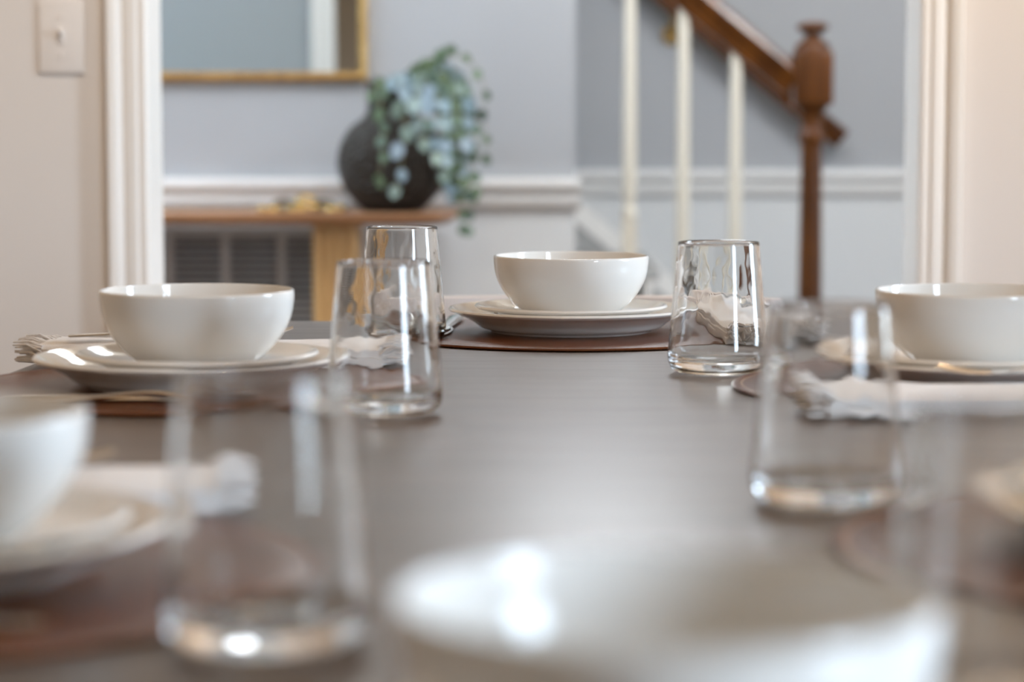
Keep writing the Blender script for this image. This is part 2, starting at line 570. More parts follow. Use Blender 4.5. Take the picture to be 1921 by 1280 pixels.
# ------------------------------------------------------------------ dining table
TZ = 0.746
TCX, TCY = 0.057, 1.70
def table_outline(inset=0.0, n=40):
    pts = []
    def halfw(t): return 0.547 - 0.047 * (t / 0.92) ** 2
    L, rc = 1.14, 0.05
    ts = [-(L - rc) + 2 * (L - rc) * i / n for i in range(n + 1)]
    right = [(TCX + halfw(t), TCY + t) for t in ts]
    w = halfw(L - rc)
    c = [(TCX + w - rc + rc * math.cos(a), TCY + L - rc + rc * math.sin(a)) for a in [R(k * 9) for k in range(1, 11)]]
    c2 = [(2 * TCX - x, y) for x, y in reversed(c)]
    left = [(2 * TCX - x, y) for x, y in reversed(right)]
    top = right + c + c2 + left
    bot = [(x, 2 * TCY - y) for x, y in reversed(c + c2)]
    pts = top + bot
    return [(TCX + (x - TCX) * (1 - inset / 0.55), TCY + (y - TCY) * (1 - inset / 1.14)) for x, y in pts]
tb = empty('dining_table', (TCX, TCY, 0), label='long taupe wooden dining table set for six', cat='table')
bm = bmesh.new()
layers = [(0.022, TZ - 0.036), (0.004, TZ - 0.028), (0.0, TZ - 0.022), (0.0, TZ - 0.006), (0.0012, TZ - 0.002), (0.005, TZ)]
rings = []
for ins, z in layers:
    rings.append([bm.verts.new((x - TCX, y - TCY, z)) for x, y in table_outline(ins)])
for A, B in zip(rings, rings[1:]):
    n = len(A)
    for k in range(n): bm.faces.new((A[k], A[(k + 1) % n], B[(k + 1) % n], B[k]))
bm.faces.new(rings[0]); bm.faces.new(rings[-1])
obj('table_top', bm, M['table'], tb, angle=30)
bm = bmesh.new()
for (x0, x1, y0, y1) in ((-0.42, 0.42, -0.98, -0.95), (-0.42, 0.42, 0.95, 0.98), (-0.42, -0.39, -0.95, 0.95), (0.39, 0.42, -0.95, 0.95)):
    box(bm, x0, x1, y0, y1, TZ - 0.12, TZ - 0.036)
obj('apron', bm, M['table'], tb, smooth=False)
for sx in (-1, 1):
    for sy in (-1, 1):
        bm = bmesh.new()
        sweep(bm, [(sx * 0.40, sy * 0.96, TZ - 0.036), (sx * 0.40, sy * 0.96, TZ - 0.16), (sx * 0.40, sy * 0.96, 0.0)], 0, n=4, up=Vector((0, 1, 0)),
              flat=[(0.055, 0.055), (0.055, 0.055), (0.036, 0.036)])
        obj('leg', bm, M['table'], tb, smooth=False)

# ------------------------------------------------------------------ chair at the far end
def make_chair(loc, rotz, label):
    # local: the sitter looks along -y, back at +y
    c = empty('dining_chair', loc, rotz, label=label, cat='chair')
    bm = bmesh.new(); box(bm, -0.24, 0.24, -0.26, 0.20, 0.38, 0.47, 0.03, 4); obj('seat', bm, M['fabric'], c)
    bm = bmesh.new()
    n, H0, H1 = 36, 0.40, 0.762
    rows = []
    for j in range(13):
        t = j / 12
        z = H0 + (H1 - H0) * t
        row = []
        for face in (0, 1):
            rng = range(n + 1) if face == 0 else range(n, -1, -1)
            for i in rng:
                u = -1 + 2 * i / n
                x = 0.262 * u
                y = 0.215 - 0.055 * u * u + 0.02 * t
                th = 0.034 * (1 - abs(u) ** 10 * 0.6)
                if j >= 11: th *= (0.9 if j == 11 else 0.55)
                row.append(bm.verts.new((x, y + (th if face else -th), z)))
        rows.append(row)
    for A, B in zip(rows, rows[1:]):
        m = len(A)
        for k in range(m): bm.faces.new((A[k], A[(k + 1) % m], B[(k + 1) % m], B[k]))
    bm.faces.new(rows[0]); bm.faces.new(rows[-1])
    obj('backrest', bm, M['fabric'], c, angle=60)
    for sx in (-1, 1):
        for y in (-0.22, 0.17):
            bm = bmesh.new()
            sweep(bm, [(sx * 0.20, y, 0.385), (sx * 0.215, y * 1.08, 0.0)], [0.021, 0.013], n=12)
            obj('leg', bm, M['chair_leg'], c)
    return c
make_chair((0.07, 2.79, 0), 0, 'beige ribbed fabric chair pulled up to the far end of the table')

# ------------------------------------------------------------------ crockery prototypes
def plate_mesh(rad, h, foot_r, well):
    """coupe plate, z = 0 at the foot ring, rim at h."""
    t = 0.0042
    outer = [(foot_r - 0.006, 0.0015), (foot_r - 0.004, 0.0), (foot_r, 0.0), (foot_r + 0.003, 0.0022), (foot_r + 0.012, 0.005),
             (foot_r + (rad - foot_r) * 0.45, h * 0.44), (foot_r + (rad - foot_r) * 0.75, h * 0.70), (rad - 0.003, h - 0.0045), (rad, h - 0.0022)]
    inner = [(rad - 0.0012, h - 0.0002), (rad - 0.0035, h), (rad - 0.006, h - 0.0015), (rad - 0.018, h - 0.0082),
             (foot_r + (rad - foot_r) * 0.3, well + 0.0035), (foot_r - 0.004, well + 0.0005), (foot_r * 0.6, well)]
    prof = [(0.0, 0.0025), (foot_r - 0.009, 0.0025)] + smooth_prof(outer, 4) + smooth_prof(inner, 5) + [(0.0, well)]
    bm = bmesh.new(); lathe(bm, prof, 128)
    return bm
def bowl_mesh():
    outer = [(0.040, 0.0), (0.045, 0.0), (0.0475, 0.003), (0.0555, 0.0080), (0.0665, 0.0180), (0.0765, 0.0315), (0.0826, 0.0455), (0.0847, 0.058), (0.0850, 0.0655)]
    inner = [(0.0848, 0.0672), (0.0838, 0.0680), (0.0826, 0.0674), (0.0818, 0.062), (0.0790, 0.0465), (0.0725, 0.033), (0.061, 0.0195), (0.046, 0.0105), (0.025, 0.0070)]
    prof = [(0.0, 0.002), (0.037, 0.002)] + smooth_prof(outer, 5) + smooth_prof(inner, 5) + [(0.0, 0.0065)]
    bm = bmesh.new(); lathe(bm, prof, 128)
    return bm

def drinking_glass():
    bm = bmesh.new()
    H = 0.1225
    outer = [(0.030, 0.0002), (0.036, 0.0006), (0.0415, 0.003), (0.0452, 0.008), (0.0466, 0.014), (0.0466, 0.020)]
    prof = [(0.0, 0.0008), (0.018, 0.0006)] + smooth_prof(outer, 5)
    k = 22
    for i in range(1, k + 1):
        t = i / k
        prof.append((0.0466 + (0.0378 - 0.0466) * t, 0.020 + (H - 0.0015 - 0.020) * t))
    n_out = len(prof)
    prof += [(0.0376, H - 0.0006), (0.0370, H - 0.0001), (0.0363, H - 0.0005)]
    n_rim = len(prof)
    for i in range(0, 61):
        t = i / 60
        z = H - 0.002 - (H - 0.002 - 0.021) * t
        prof.append((0.0361 + (0.0442 - 0.0361) * t, z))
    prof += smooth_prof([(0.0440, 0.0185), (0.0425, 0.0155), (0.039, 0.0133), (0.032, 0.0120), (0.020, 0.0112)], 5) + [(0.010, 0.011), (0.0, 0.011)]
    def wob(i, a, z):
        if i < n_rim + 3 or z < 0.016: return 0.0
        v = Vector((math.cos(a) * 4.2, math.sin(a) * 4.2, z * 62))
        f = min(1.0, (H - z) / 0.02) * min(1.0, (z - 0.014) / 0.02)
        return f * (0.00013 * noise.noise(v) + 0.00006 * noise.noise(v * 2.1 + Vector((5, 2, 1))))
    lathe(bm, prof, 144, wob=wob)
    return bm

# cutlery (local: handle along -y, working end along +y, resting on z = 0)
def knife_mesh():
    bm = bmesh.new()
    pts = [(0, -0.115, 0.003), (0, -0.10, 0.004), (0, -0.05, 0.0036), (0, 0.0, 0.0028), (0, 0.012, 0.0026), (0, 0.03, 0.0022), (0, 0.08, 0.002), (0.002, 0.105, 0.002), (0.004, 0.118, 0.002)]
    fl = [(0.007, 0.0026), (0.0095, 0.0036), (0.0085, 0.0034), (0.0062, 0.0026), (0.0062, 0.0022), (0.0095, 0.0014), (0.0100, 0.0012), (0.0075, 0.0010), (0.002, 0.0008)]
    sweep(bm, smooth_prof(pts, 4), 0, n=12, flat=smooth_prof(fl, 4))
    return bm
def spoon_mesh():
    bm = bmesh.new()
    pts = [(0, -0.105, 0.0025), (0, -0.09, 0.003), (0, -0.04, 0.006), (0, 0.01, 0.011), (0, 0.035, 0.009), (0, 0.048, 0.007)]
    fl = [(0.008, 0.0016), (0.0095, 0.0018), (0.006, 0.0018), (0.0036, 0.0020), (0.0034, 0.0018), (0.006, 0.0012)]
    sweep(bm, smooth_prof(pts, 4), 0, n=10, flat=smooth_prof(fl, 4))
    # bowl of the spoon: a shallow dish
    top, bot = [], []
    N, K = 28, 7
    for k in range(K + 1):
        f = k / K
        ra, rb = [], []
        for i in range(N):
            a = 2 * PI * i / N
            w = 0.0205 * (1 - 0.12 * math.sin(a))
            x, y = f * w * math.cos(a), 0.074 + f * 0.030 * math.sin(a)
            d = 0.0068 * (1 - f * f)
            ra.append((x, y, 0.0085 - d + 0.0012)); rb.append((x, y, 0.0078 - d))
        top.append(ra); bot.append(rb)
    def build(rs):
        c = bm.verts.new(rs[0][0])
        rr = [[bm.verts.new(p) for p in r] for r in rs[1:]]
        for i in range(N): bm.faces.new((c, rr[0][i], rr[0][(i + 1) % N]))
        for A, B in zip(rr, rr[1:]):
            for i in range(N): bm.faces.new((A[i], A[(i + 1) % N], B[(i + 1) % N], B[i]))
        return rr[-1]
    A, B = build(top), build(bot)
    for i in range(N): bm.faces.new((A[i], A[(i + 1) % N], B[(i + 1) % N], B[i]))
    return bm
def fork_mesh():
    bm = bmesh.new()
    pts = [(0, -0.105, 0.0025), (0, -0.09, 0.003), (0, -0.04, 0.005), (0, 0.02, 0.010), (0, 0.04, 0.0085), (0, 0.052, 0.006), (0, 0.064, 0.005)]
    fl = [(0.008, 0.0016), (0.0095, 0.0018), (0.006, 0.0018), (0.0036, 0.0020), (0.006, 0.0016), (0.0115, 0.0012), (0.0125, 0.0011)]
    sweep(bm, smooth_prof(pts, 4), 0, n=10, flat=smooth_prof(fl, 4))
    for x in (-0.0105, -0.0035, 0.0035, 0.0105):
        sweep(bm, [(x, 0.061, 0.005), (x, 0.080, 0.0042), (x * 0.97, 0.098, 0.006), (x * 0.94, 0.108, 0.009)], 0, n=8,
              flat=[(0.0018, 0.0011), (0.0017, 0.0011), (0.0014, 0.001), (0.0007, 0.0007)])
    return bm
# napkin folded in a long strip, length along y, fringed at both ends
NL, NW = 0.165, 0.052
def napkin_mesh():
    bm = bmesh.new()
    nx, ny = 22, 40
    for layer in range(4):
        base = 0.0004 + layer * 0.0036
        seed = layer * 7.3
        shrink = 1.0 - 0.035 * layer * (0.5 + 0.5 * math.sin(seed))
        T, B = [], []
        for j in range(ny + 1):
            v = -1 + 2 * j / ny
            rt, rb = [], []
            for i in range(nx + 1):
                u = -1 + 2 * i / nx
                x = u * NW * shrink + 0.003 * noise.noise(Vector((v * 2.0, seed, 0)))
                y = v * NL + 0.004 * noise.noise(Vector((u * 2.0, seed, 3)))
                w = noise.noise(Vector((u * 1.6, v * 2.2, seed)))
                lift = max(0.0, w) * 0.003 * (layer > 1) + (0.0018 * (layer) * (1 - u * u) ** 0.5 if abs(u) < 1 else 0)
                z = base + lift
                rt.append(bm.verts.new((x, y, z + 0.0036))); rb.append(bm.verts.new((x, y, z)))
            T.append(rt); B.append(rb)
        for j in range(ny):
            for i in range(nx):
                bm.faces.new((T[j][i], T[j][i + 1], T[j + 1][i + 1], T[j + 1][i]))
                bm.faces.new((B[j][i], B[j + 1][i], B[j + 1][i + 1], B[j][i + 1]))
            bm.faces.new((T[j][0], T[j + 1][0], B[j + 1][0], B[j][0]))
            bm.faces.new((T[j][nx], B[j][nx], B[j + 1][nx], T[j + 1][nx]))
        for i in range(nx):
            bm.faces.new((T[0][i], B[0][i], B[0][i + 1], T[0][i + 1]))
            bm.faces.new((T[ny][i], T[ny][i + 1], B[ny][i + 1], B[ny][i]))
    return bm
def fringe_mesh(sign):
    bm = bmesh.new()
    rnd = random.Random(11 + sign)
    for layer in range(4):
        for k in range(34):
            x = -NW + 2 * NW * (k + rnd.random()) / 34
            z = 0.002 + layer * 0.0048 + rnd.random() * 0.002
            y0 = sign * (NL - 0.004)
            L = 0.020 + rnd.random() * 0.010
            dx = rnd.uniform(-0.006, 0.006)
            dz = rnd.uniform(-0.002, 0.010)
            sweep(bm, [(x, y0, z), (x + dx * 0.4, y0 + sign * L * 0.5, z + dz * 0.7), (x + dx, y0 + sign * L, max(0.0012, z + dz * 0.6))], [0.0009, 0.0011, 0.0006], n=5)
    return bm

# ------------------------------------------------------------------ place settings
# local frame of a seat: origin = plate centre on the table, the diner sits towards -y and looks along +y
PM_T = 0.0035
def placemat_mesh():
    bm = bmesh.new()
    prof = [(0.0, 0.0), (0.207, 0.0), (0.2095, 0.0008), (0.2102, 0.0018), (0.2095, 0.0029), (0.2075, 0.0035), (0.2040, 0.0034),
            (0.2026, 0.0029), (0.2006, 0.0029), (0.1990, 0.0034), (0.17, PM_T), (0.10, PM_T), (0.0, PM_T)]
    lathe(bm, prof, 144)
    return bm

SEATS = [   # key, x, y, heading (direction the diner looks), words
    ('far', 0.065, 2.657, R(180), 'at the far end of the table'),
    ('left_back', -0.276, 2.112, R(-90), 'at the left side of the table, by the light switch wall'),
    ('right_back', 0.404, 2.112, R(90), 'at the right side of the table, behind the row of glasses'),
    ('left_front', -0.302, 1.225, R(-90), 'at the left edge, cut off by the photo'),
    ('right_front', 0.385, 1.300, R(90), 'at the right edge, seen through the nearest right glass'),
    ('near', 0.048, 0.742, 0.0, 'at the near end of the table, closest to the camera'),
]
GLASSES = {'far': (-0.117, 2.570), 'left_back': (-0.102, 1.929), 'right_back': (0.192, 2.245),
           'left_front': (-0.110, 1.068), 'right_front': (0.193, 1.472), 'near': (0.190, 0.925)}
WHERE = {
    'far': dict(placemat='round brown leather placemat under the far end setting, nearest the stairs',
                plate='white dinner plate at the far end of the table, on the sharp leather placemat',
                side='white side plate under the sharply focused bowl at the far end',
                bowl='white bowl in sharp focus at the far end of the table',
                glass='clear tumbler standing behind another tumbler, left of the far bowl',
                napkin='pale fringed napkin right of the far end plate, behind a tumbler',
                fork='steel fork on the napkin right of the far end plate',
                knife='steel knife left of the far end plate',
                spoon='steel spoon beside the tumbler left of the far end plate'),
    'left_back': dict(placemat='round brown leather placemat under the left setting below the light switch',
                plate='white dinner plate on the left, next to the napkin with visible fringe',
                side='white side plate under the whole bowl on the left of the table',
                bowl='white bowl on the left, whole, in front of the door casing',
                glass='clear tumbler in front of another tumbler, right of the left bowl',
                napkin='pale napkin with visible white fringe behind the left plate',
                fork='steel fork on the fringed napkin behind the left plate',
                knife='steel knife on the placemat in front of the left plate',
                spoon='steel spoon in front of the left plate, tip near a tumbler'),
    'right_back': dict(placemat='round brown leather placemat on the right, its edge beside the sharp tumbler',
                plate='white dinner plate on the right, under the bowl cut by the photo edge',
                side='white side plate under the bowl at the right edge of the photo',
                bowl='white bowl on the right, cut by the photo edge, below the warm wall',
                glass='clear tumbler in sharp focus between the far bowl and the right bowl',
                napkin='pale napkin with a fork on it in front of the right bowl',
                fork='steel fork lying aslant on the napkin in front of the right bowl',
                knife='steel knife behind the right plate',
                spoon='steel spoon behind the right plate, beside the knife'),
    'left_front': dict(placemat='blurred brown leather placemat in the lower left corner',
                plate='blurred white dinner plate at lower left, reaching behind the large near tumbler',
                side='blurred white side plate under the cut off bowl at lower left',
                bowl='blurred white bowl cut off by the left edge of the photo',
                glass='large blurred tumbler in the lower left foreground',
                napkin='blurred pale napkin behind the lower left plate',
                fork='blurred steel fork on the napkin behind the lower left plate',
                knife='blurred steel knife in front of the lower left plate',
                spoon='blurred steel spoon in front of the lower left plate'),
    'right_front': dict(placemat='blurred brown leather placemat at lower right behind the nearest right tumbler',
                plate='blurred white dinner plate at the right edge, seen through the nearest right tumbler',
                side='blurred white side plate on the right edge plate, mostly outside the photo',
                bowl='blurred white bowl just outside the right edge of the photo',
                glass='blurred tumbler in front of the right bowl, covering its left end',
                napkin='blurred pale napkin nearest the lower right corner',
                fork='blurred steel fork on the napkin nearest the lower right corner',
                knife='blurred steel knife behind the right edge plate',
                spoon='blurred steel spoon behind the right edge plate'),
    'near': dict(placemat='brown leather placemat under the big blurred foreground bowl',
                plate='white dinner plate under the big blurred foreground bowl',
                side='white side plate directly under the big blurred foreground bowl',
                bowl='big blurred white bowl at the bottom centre, nearest the camera',
                glass='very blurred tumbler in the lower right corner, nearest the camera',
                napkin='pale napkin left of the big blurred foreground bowl',
                fork='steel fork on the napkin left of the big blurred foreground bowl',
                knife='steel knife right of the big blurred foreground bowl',
                spoon='steel spoon right of the big blurred foreground bowl'),
}
proto = {}
def put(kind, builder, x, y, z, rot, label, cat, group):
    if kind not in proto:
        o = builder()
        o.location = (x, y, z); o.rotation_euler = (0, 0, rot)
        tag(o, label, cat, group)
        proto[kind] = o
        return o
    return dup(proto[kind], (x, y, z), rot, label)
def build_napkin():
    n = obj('napkin', napkin_mesh(), M['linen'], angle=50)
    for s in (-1, 1):
        f = obj('fringe', fringe_mesh(s), M['linen'], n)
        f['kind'] = 'stuff'
    return n
NEED = {'far': 'knife spoon fork napkin', 'left_back': 'knife spoon fork napkin', 'right_back': 'napkin fork knife',
        'left_front': 'napkin fork knife', 'right_front': '', 'near': ''}
for idx, (key, sx, sy, head, words) in enumerate(SEATS):
    W = WHERE[key]
    need = NEED[key].split()
    ca, sa = math.cos(head), math.sin(head)
    def at(lx, ly):      # seat-local -> world
        return sx + lx * ca - ly * sa, sy + lx * sa + ly * ca
    put('placemat', lambda: obj('placemat', placemat_mesh(), M['leather'], angle=60), sx, sy, TZ + 0.0003, idx * 0.7, W['placemat'], 'placemat', 'round leather placemats')
    zp = TZ + 0.0003 + PM_T + 0.0004
    px, py = (sx, sy)
    if key == 'left_back': px -= 0.008
    if key == 'left_front': px -= 0.008
    put('dinner_plate', lambda: obj('dinner_plate', plate_mesh(0.135, 0.0265, 0.088, 0.0075), M['ceramic'], angle=60), px, py, zp, 0, W['plate'], 'plate', 'white dinner plates')
    put('side_plate', lambda: obj('side_plate', plate_mesh(0.1063, 0.0215, 0.062, 0.0065), M['ceramic'], angle=60), sx, sy, zp + 0.0082, 0, W['side'], 'plate', 'white side plates')
    put('bowl', lambda: obj('bowl', bowl_mesh(), M['ceramic'], angle=60), sx, sy, zp + 0.0082 + 0.0071, 0, W['bowl'], 'bowl', 'white bowls')
    gx, gy = GLASSES[key]
    put('drinking_glass', lambda: obj('drinking_glass', drinking_glass(), M['glass'], angle=80), gx, gy, TZ + 0.0004, 0.4 + idx * 1.17, W['glass'], 'glass', 'clear tumblers')
    if 'napkin' in need:
        x, y = at(-0.198, -0.045 if key == 'left_front' else -0.004)
        put('napkin', build_napkin, x, y, zp, head + R((4, -5, 3, 6, -4, 0)[idx]), W['napkin'], 'napkin', 'fringed napkins')
    if 'fork' in need:
        x, y = at(-0.195, -0.042)
        put('fork', lambda: obj('fork', fork_mesh(), M['steel'], angle=50), x, y, zp + 0.0235, head + R((8, 5, -24, 14, 0, 0)[idx]), W['fork'], 'fork', 'steel forks')
    if 'knife' in need:
        x, y = at(0.137, -0.03)
        put('knife', lambda: obj('knife', knife_mesh(), M['steel'], angle=50), x, y, zp, head + R((-4, 3, 0, 2, 0, 0)[idx]), W['knife'], 'knife', 'steel knives')
    if 'spoon' in need:
        x, y = at(0.166, -0.03 if key != 'far' else 0.005)
        put('spoon', lambda: obj('spoon', spoon_mesh(), M['steel'], angle=50), x, y, zp, head + R((12, -4, 0, 0, 0, 0)[idx]), W['spoon'], 'spoon', 'steel spoons')

# ------------------------------------------------------------------ mirror
mir = empty('wall_mirror', (-0.74, YW, 1.076), label='gold framed mirror on the grey hall wall above the console', cat='mirror')
MW, MH, FW = 0.396, 0.84, 0.021
bm = bmesh.new(); box(bm, -MW + FW * 0.8, MW - FW * 0.8, -0.012, -0.008, FW * 0.8, MH - FW * 0.8); obj('mirror_glass', bm, M['mirror'], mir, smooth=False)
FP = [(0.0, 0.0), (0.0, 0.018), (0.004, 0.024), (0.010, 0.026), (0.015, 0.022), (0.019, 0.019), (FW, 0.014), (FW, 0.0)]
bm = bmesh.new()
extrude_profile(bm, FP, (-MW, 0, 0), (MW, 0, 0), (0, 0, 1), (0, -1, 0))
extrude_profile(bm, FP, (-MW, 0, MH), (MW, 0, MH), (0, 0, -1), (0, -1, 0))
extrude_profile(bm, FP, (-MW, 0, 0), (-MW, 0, MH), (1, 0, 0), (0, -1, 0))
extrude_profile(bm, FP, (MW, 0, 0), (MW, 0, MH), (-1, 0, 0), (0, -1, 0))
obj('frame', bm, M['gold'], mir)

# ------------------------------------------------------------------ air return grille under the console
vg = empty('return_air_grille', (-0.73, YW, 0.25), label='louvred air return grille, shade put into its grey, low on the hall wall under the console', cat='vent')
VX0, VX1, VZ1 = -0.395, 0.362, 0.478
pitch = 0.1345
divs = []
x = -0.0901 + 0.0   # centre of one divider in local x
k0 = x - 2 * pitch
divs = [k0 + i * pitch for i in range(5) if VX0 < k0 + i * pitch < VX1 - 0.02]
bm = bmesh.new(); box(bm, VX0, VX1, -0.004, -0.001, 0.0, VZ1); obj('duct_shade_sheet', bm, M['vent_dark'], vg, smooth=False)  # flat black sheet painted for the dark inside the duct
bm = bmesh.new()
for (a, b, c, d) in ((VX0, VX0 + 0.022, 0, VZ1), (VX1 - 0.022, VX1, 0, VZ1), (VX0 + 0.022, VX1 - 0.022, 0, 0.022), (VX0 + 0.022, VX1 - 0.022, VZ1 - 0.022, VZ1)):
    box(bm, a, b, -0.018, -0.004, c, d)
for d in divs: box(bm, d - 0.011, d + 0.011, -0.0175, -0.004, 0.022, VZ1 - 0.022)
obj('frame', bm, M['vent'], vg, smooth=False)
bm = bmesh.new()
z = 0.034
while z < VZ1 - 0.028:
    A = [bm.verts.new((VX0 + 0.022, -0.0155, z - 0.005)), bm.verts.new((VX1 - 0.022, -0.0155, z - 0.005)), bm.verts.new((VX1 - 0.022, -0.005, z + 0.005)), bm.verts.new((VX0 + 0.022, -0.005, z + 0.005))]
    B = [bm.verts.new(v.co + Vector((0, 0, -0.0015))) for v in A]
    bm.faces.new(A); bm.faces.new(list(reversed(B)))
    for k in range(4): bm.faces.new((A[k], B[k], B[(k + 1) % 4], A[(k + 1) % 4]))
    z += 0.0172
obj('louvres', bm, M['vent'], vg, smooth=False)

# ------------------------------------------------------------------ console table
CZ = 0.772
con = empty('console_table', (-0.72, 5.615, 0), label='console table with walnut top and oak legs against the hall wall', cat='console table')
bm = bmesh.new()
prof = []
CLX, CDY = 0.595, 0.155
def rrect(hx, hy, r, z):
    pts = []
    for cx_, cy_, a0 in ((hx - r, hy - r, 0), (-hx + r, hy - r, 90), (-hx + r, -hy + r, 180), (hx - r, -hy + r, 270)):
        for k in range(9):
            a = R(a0 + k * 11.25)
            pts.append((cx_ + r * math.cos(a), cy_ + r * math.sin(a), z))
    return pts
prev = None
for ins, z in ((0.030, CZ - 0.026), (0.012, CZ - 0.018), (0.002, CZ - 0.009), (0.0, CZ - 0.004), (0.002, CZ)):
    ring = [bm.verts.new(p) for p in rrect(CLX - ins, CDY - ins * 0.6, 0.05, z)]
    if prev:
        n = len(ring)
        for k in range(n): bm.faces.new((prev[k], prev[(k + 1) % n], ring[(k + 1) % n], ring[k]))
    else: bm.faces.new(ring)
    prev = ring
bm.faces.new(prev)
obj('console_top', bm, M['walnut'], con)
for sx in (-1, 1):
    bm = bmesh.new()
    n = 10
    # fluted pedestal slab: scalloped front, running down to the floor
    pts = []
    for i in range(61):
        u = i / 60
        xx = -0.052 + 0.104 * u
        pts.append((xx, -0.085 - 0.010 * abs(math.sin(u * PI * 4))))
    pts += [(0.052, 0.085), (-0.052, 0.085)]
    A = [bm.verts.new((sx * 0.316 + a, b, 0.0)) for a, b in pts]
    B = [bm.verts.new((sx * 0.316 + a, b, CZ - 0.026)) for a, b in pts]
    m = len(pts)
    for k in range(m): bm.faces.new((A[k], A[(k + 1) % m], B[(k + 1) % m], B[k]))
    bm.faces.new(A); bm.faces.new(B)
    obj('leg', bm, M['oak'], con, angle=50)

# ------------------------------------------------------------------ vase and trailing eucalyptus
VXC, VYC = -0.277, 5.61
bm = bmesh.new()
outer = [(0.060, 0.0), (0.066, 0.002), (0.085, 0.018), (0.112, 0.052), (0.126, 0.095), (0.127, 0.125), (0.118, 0.160), (0.098, 0.192), (0.072, 0.212), (0.060, 0.225), (0.0575, 0.245), (0.0585, 0.280), (0.061, 0.298)]
inner = [(0.0575, 0.300), (0.054, 0.296), (0.052, 0.25), (0.054, 0.225), (0.07, 0.205), (0.11, 0.15), (0.115, 0.11), (0.09, 0.04), (0.06, 0.012)]
lathe(bm, [(0.0, 0.0)] + smooth_prof(outer, 5) + smooth_prof(inner, 4) + [(0.0, 0.01)], 96)
va = obj('vase', bm, M['vase'], loc=(VXC, VYC, CZ + 0.0005))
tag(va, 'round dark brown hammered vase standing on the console table', 'vase')

pl = empty('trailing_eucalyptus', (VXC, VYC, CZ + 0.30), label='trailing eucalyptus with round blue green leaves hanging from the dark vase', cat='plant')
def wp(px, py, y):          # measured off the plant's outline: offsets from the vase
    return Vector(((px - 738) / 810.0, y - VYC, (157 - py) / 810.0))
strands = [   # outline points, leaf radius, green or blue, spacing, leaves in pairs
    ([(752, 172, 5.62), (790, 140, 5.60), (838, 105, 5.60), (850, 98, 5.60)], 0.014, 'g', 0.030, True),
    ([(755, 175, 5.60), (800, 130, 5.58), (850, 112, 5.56), (888, 124, 5.55), (908, 160, 5.55), (913, 215, 5.54), (912, 262, 5.54), (916, 302, 5.54)], 0.0150, 'g', 0.050, False),
    ([(760, 172, 5.58), (810, 145, 5.54), (846, 180, 5.52), (856, 245, 5.51), (858, 310, 5.50), (872, 365, 5.50), (879, 432, 5.50)], 0.0160, 'g', 0.036, True),
    ([(758, 172, 5.58), (800, 152, 5.54), (826, 190, 5.50), (828, 240, 5.48), (832, 300, 5.47), (838, 330, 5.47)], 0.020, 'b', 0.042, True),
    ([(750, 172, 5.57), (770, 160, 5.53), (790, 190, 5.50), (798, 235, 5.48), (802, 272, 5.47)], 0.022, 'b', 0.046, True),
    ([(742, 172, 5.57), (756, 158, 5.53), (764, 195, 5.50), (766, 245, 5.475), (761, 305, 5.465), (748, 358, 5.470)], 0.021, 'b', 0.048, False),
    ([(735, 172, 5.57), (722, 160, 5.54), (722, 215, 5.51), (727, 265, 5.475), (722, 320, 5.465), (722, 342, 5.466)], 0.0155, 'g', 0.040, False),
    ([(758, 172, 5.60), (820, 125, 5.57), (868, 175, 5.54), (886, 240, 5.53), (884, 300, 5.52), (893, 372, 5.52)], 0.0165, 'g', 0.036, True),
    ([(758, 172, 5.60), (815, 135, 5.58), (855, 150, 5.55), (872, 210, 5.53), (868, 275, 5.52), (862, 335, 5.51), (852, 372, 5.51)], 0.020, 'b', 0.038, True),
    ([(750, 172, 5.61), (780, 148, 5.60), (805, 128, 5.60), (822, 150, 5.60), (840, 200, 5.57), (846, 262, 5.54), (842, 350, 5.53)], 0.019, 'g', 0.034, True),
    ([(742, 172, 5.60), (725, 158, 5.58), (706, 168, 5.55), (708, 190, 5.535)], 0.014, 'g', 0.030, False),
]
LB = {'g': bmesh.new(), 'b': bmesh.new()}
sb = bmesh.new()
rnd = random.Random(5)
def leaf(lb, c, nrm, upv, r):
    nrm = nrm.normalized()
    s = upv.cross(nrm)
    if s.length < 1e-3: s = Vector((1, 0, 0))
    s.normalize()
    u = nrm.cross(s).normalized()
    N = 14
    ring = []
    cen = lb.verts.new(c - nrm * r * 0.12)
    for k in range(N):
        a = 2 * PI * k / N
        x, y = math.cos(a) * r * 0.88, math.sin(a) * r * (1.02 + 0.18 * (math.sin(a) > 0) * math.sin(a))
        ring.append(lb.verts.new(c + s * x + u * y + nrm * (0.10 * r * math.cos(2 * a))))
    for k in range(N): lb.faces.new((cen, ring[k], ring[(k + 1) % N]))
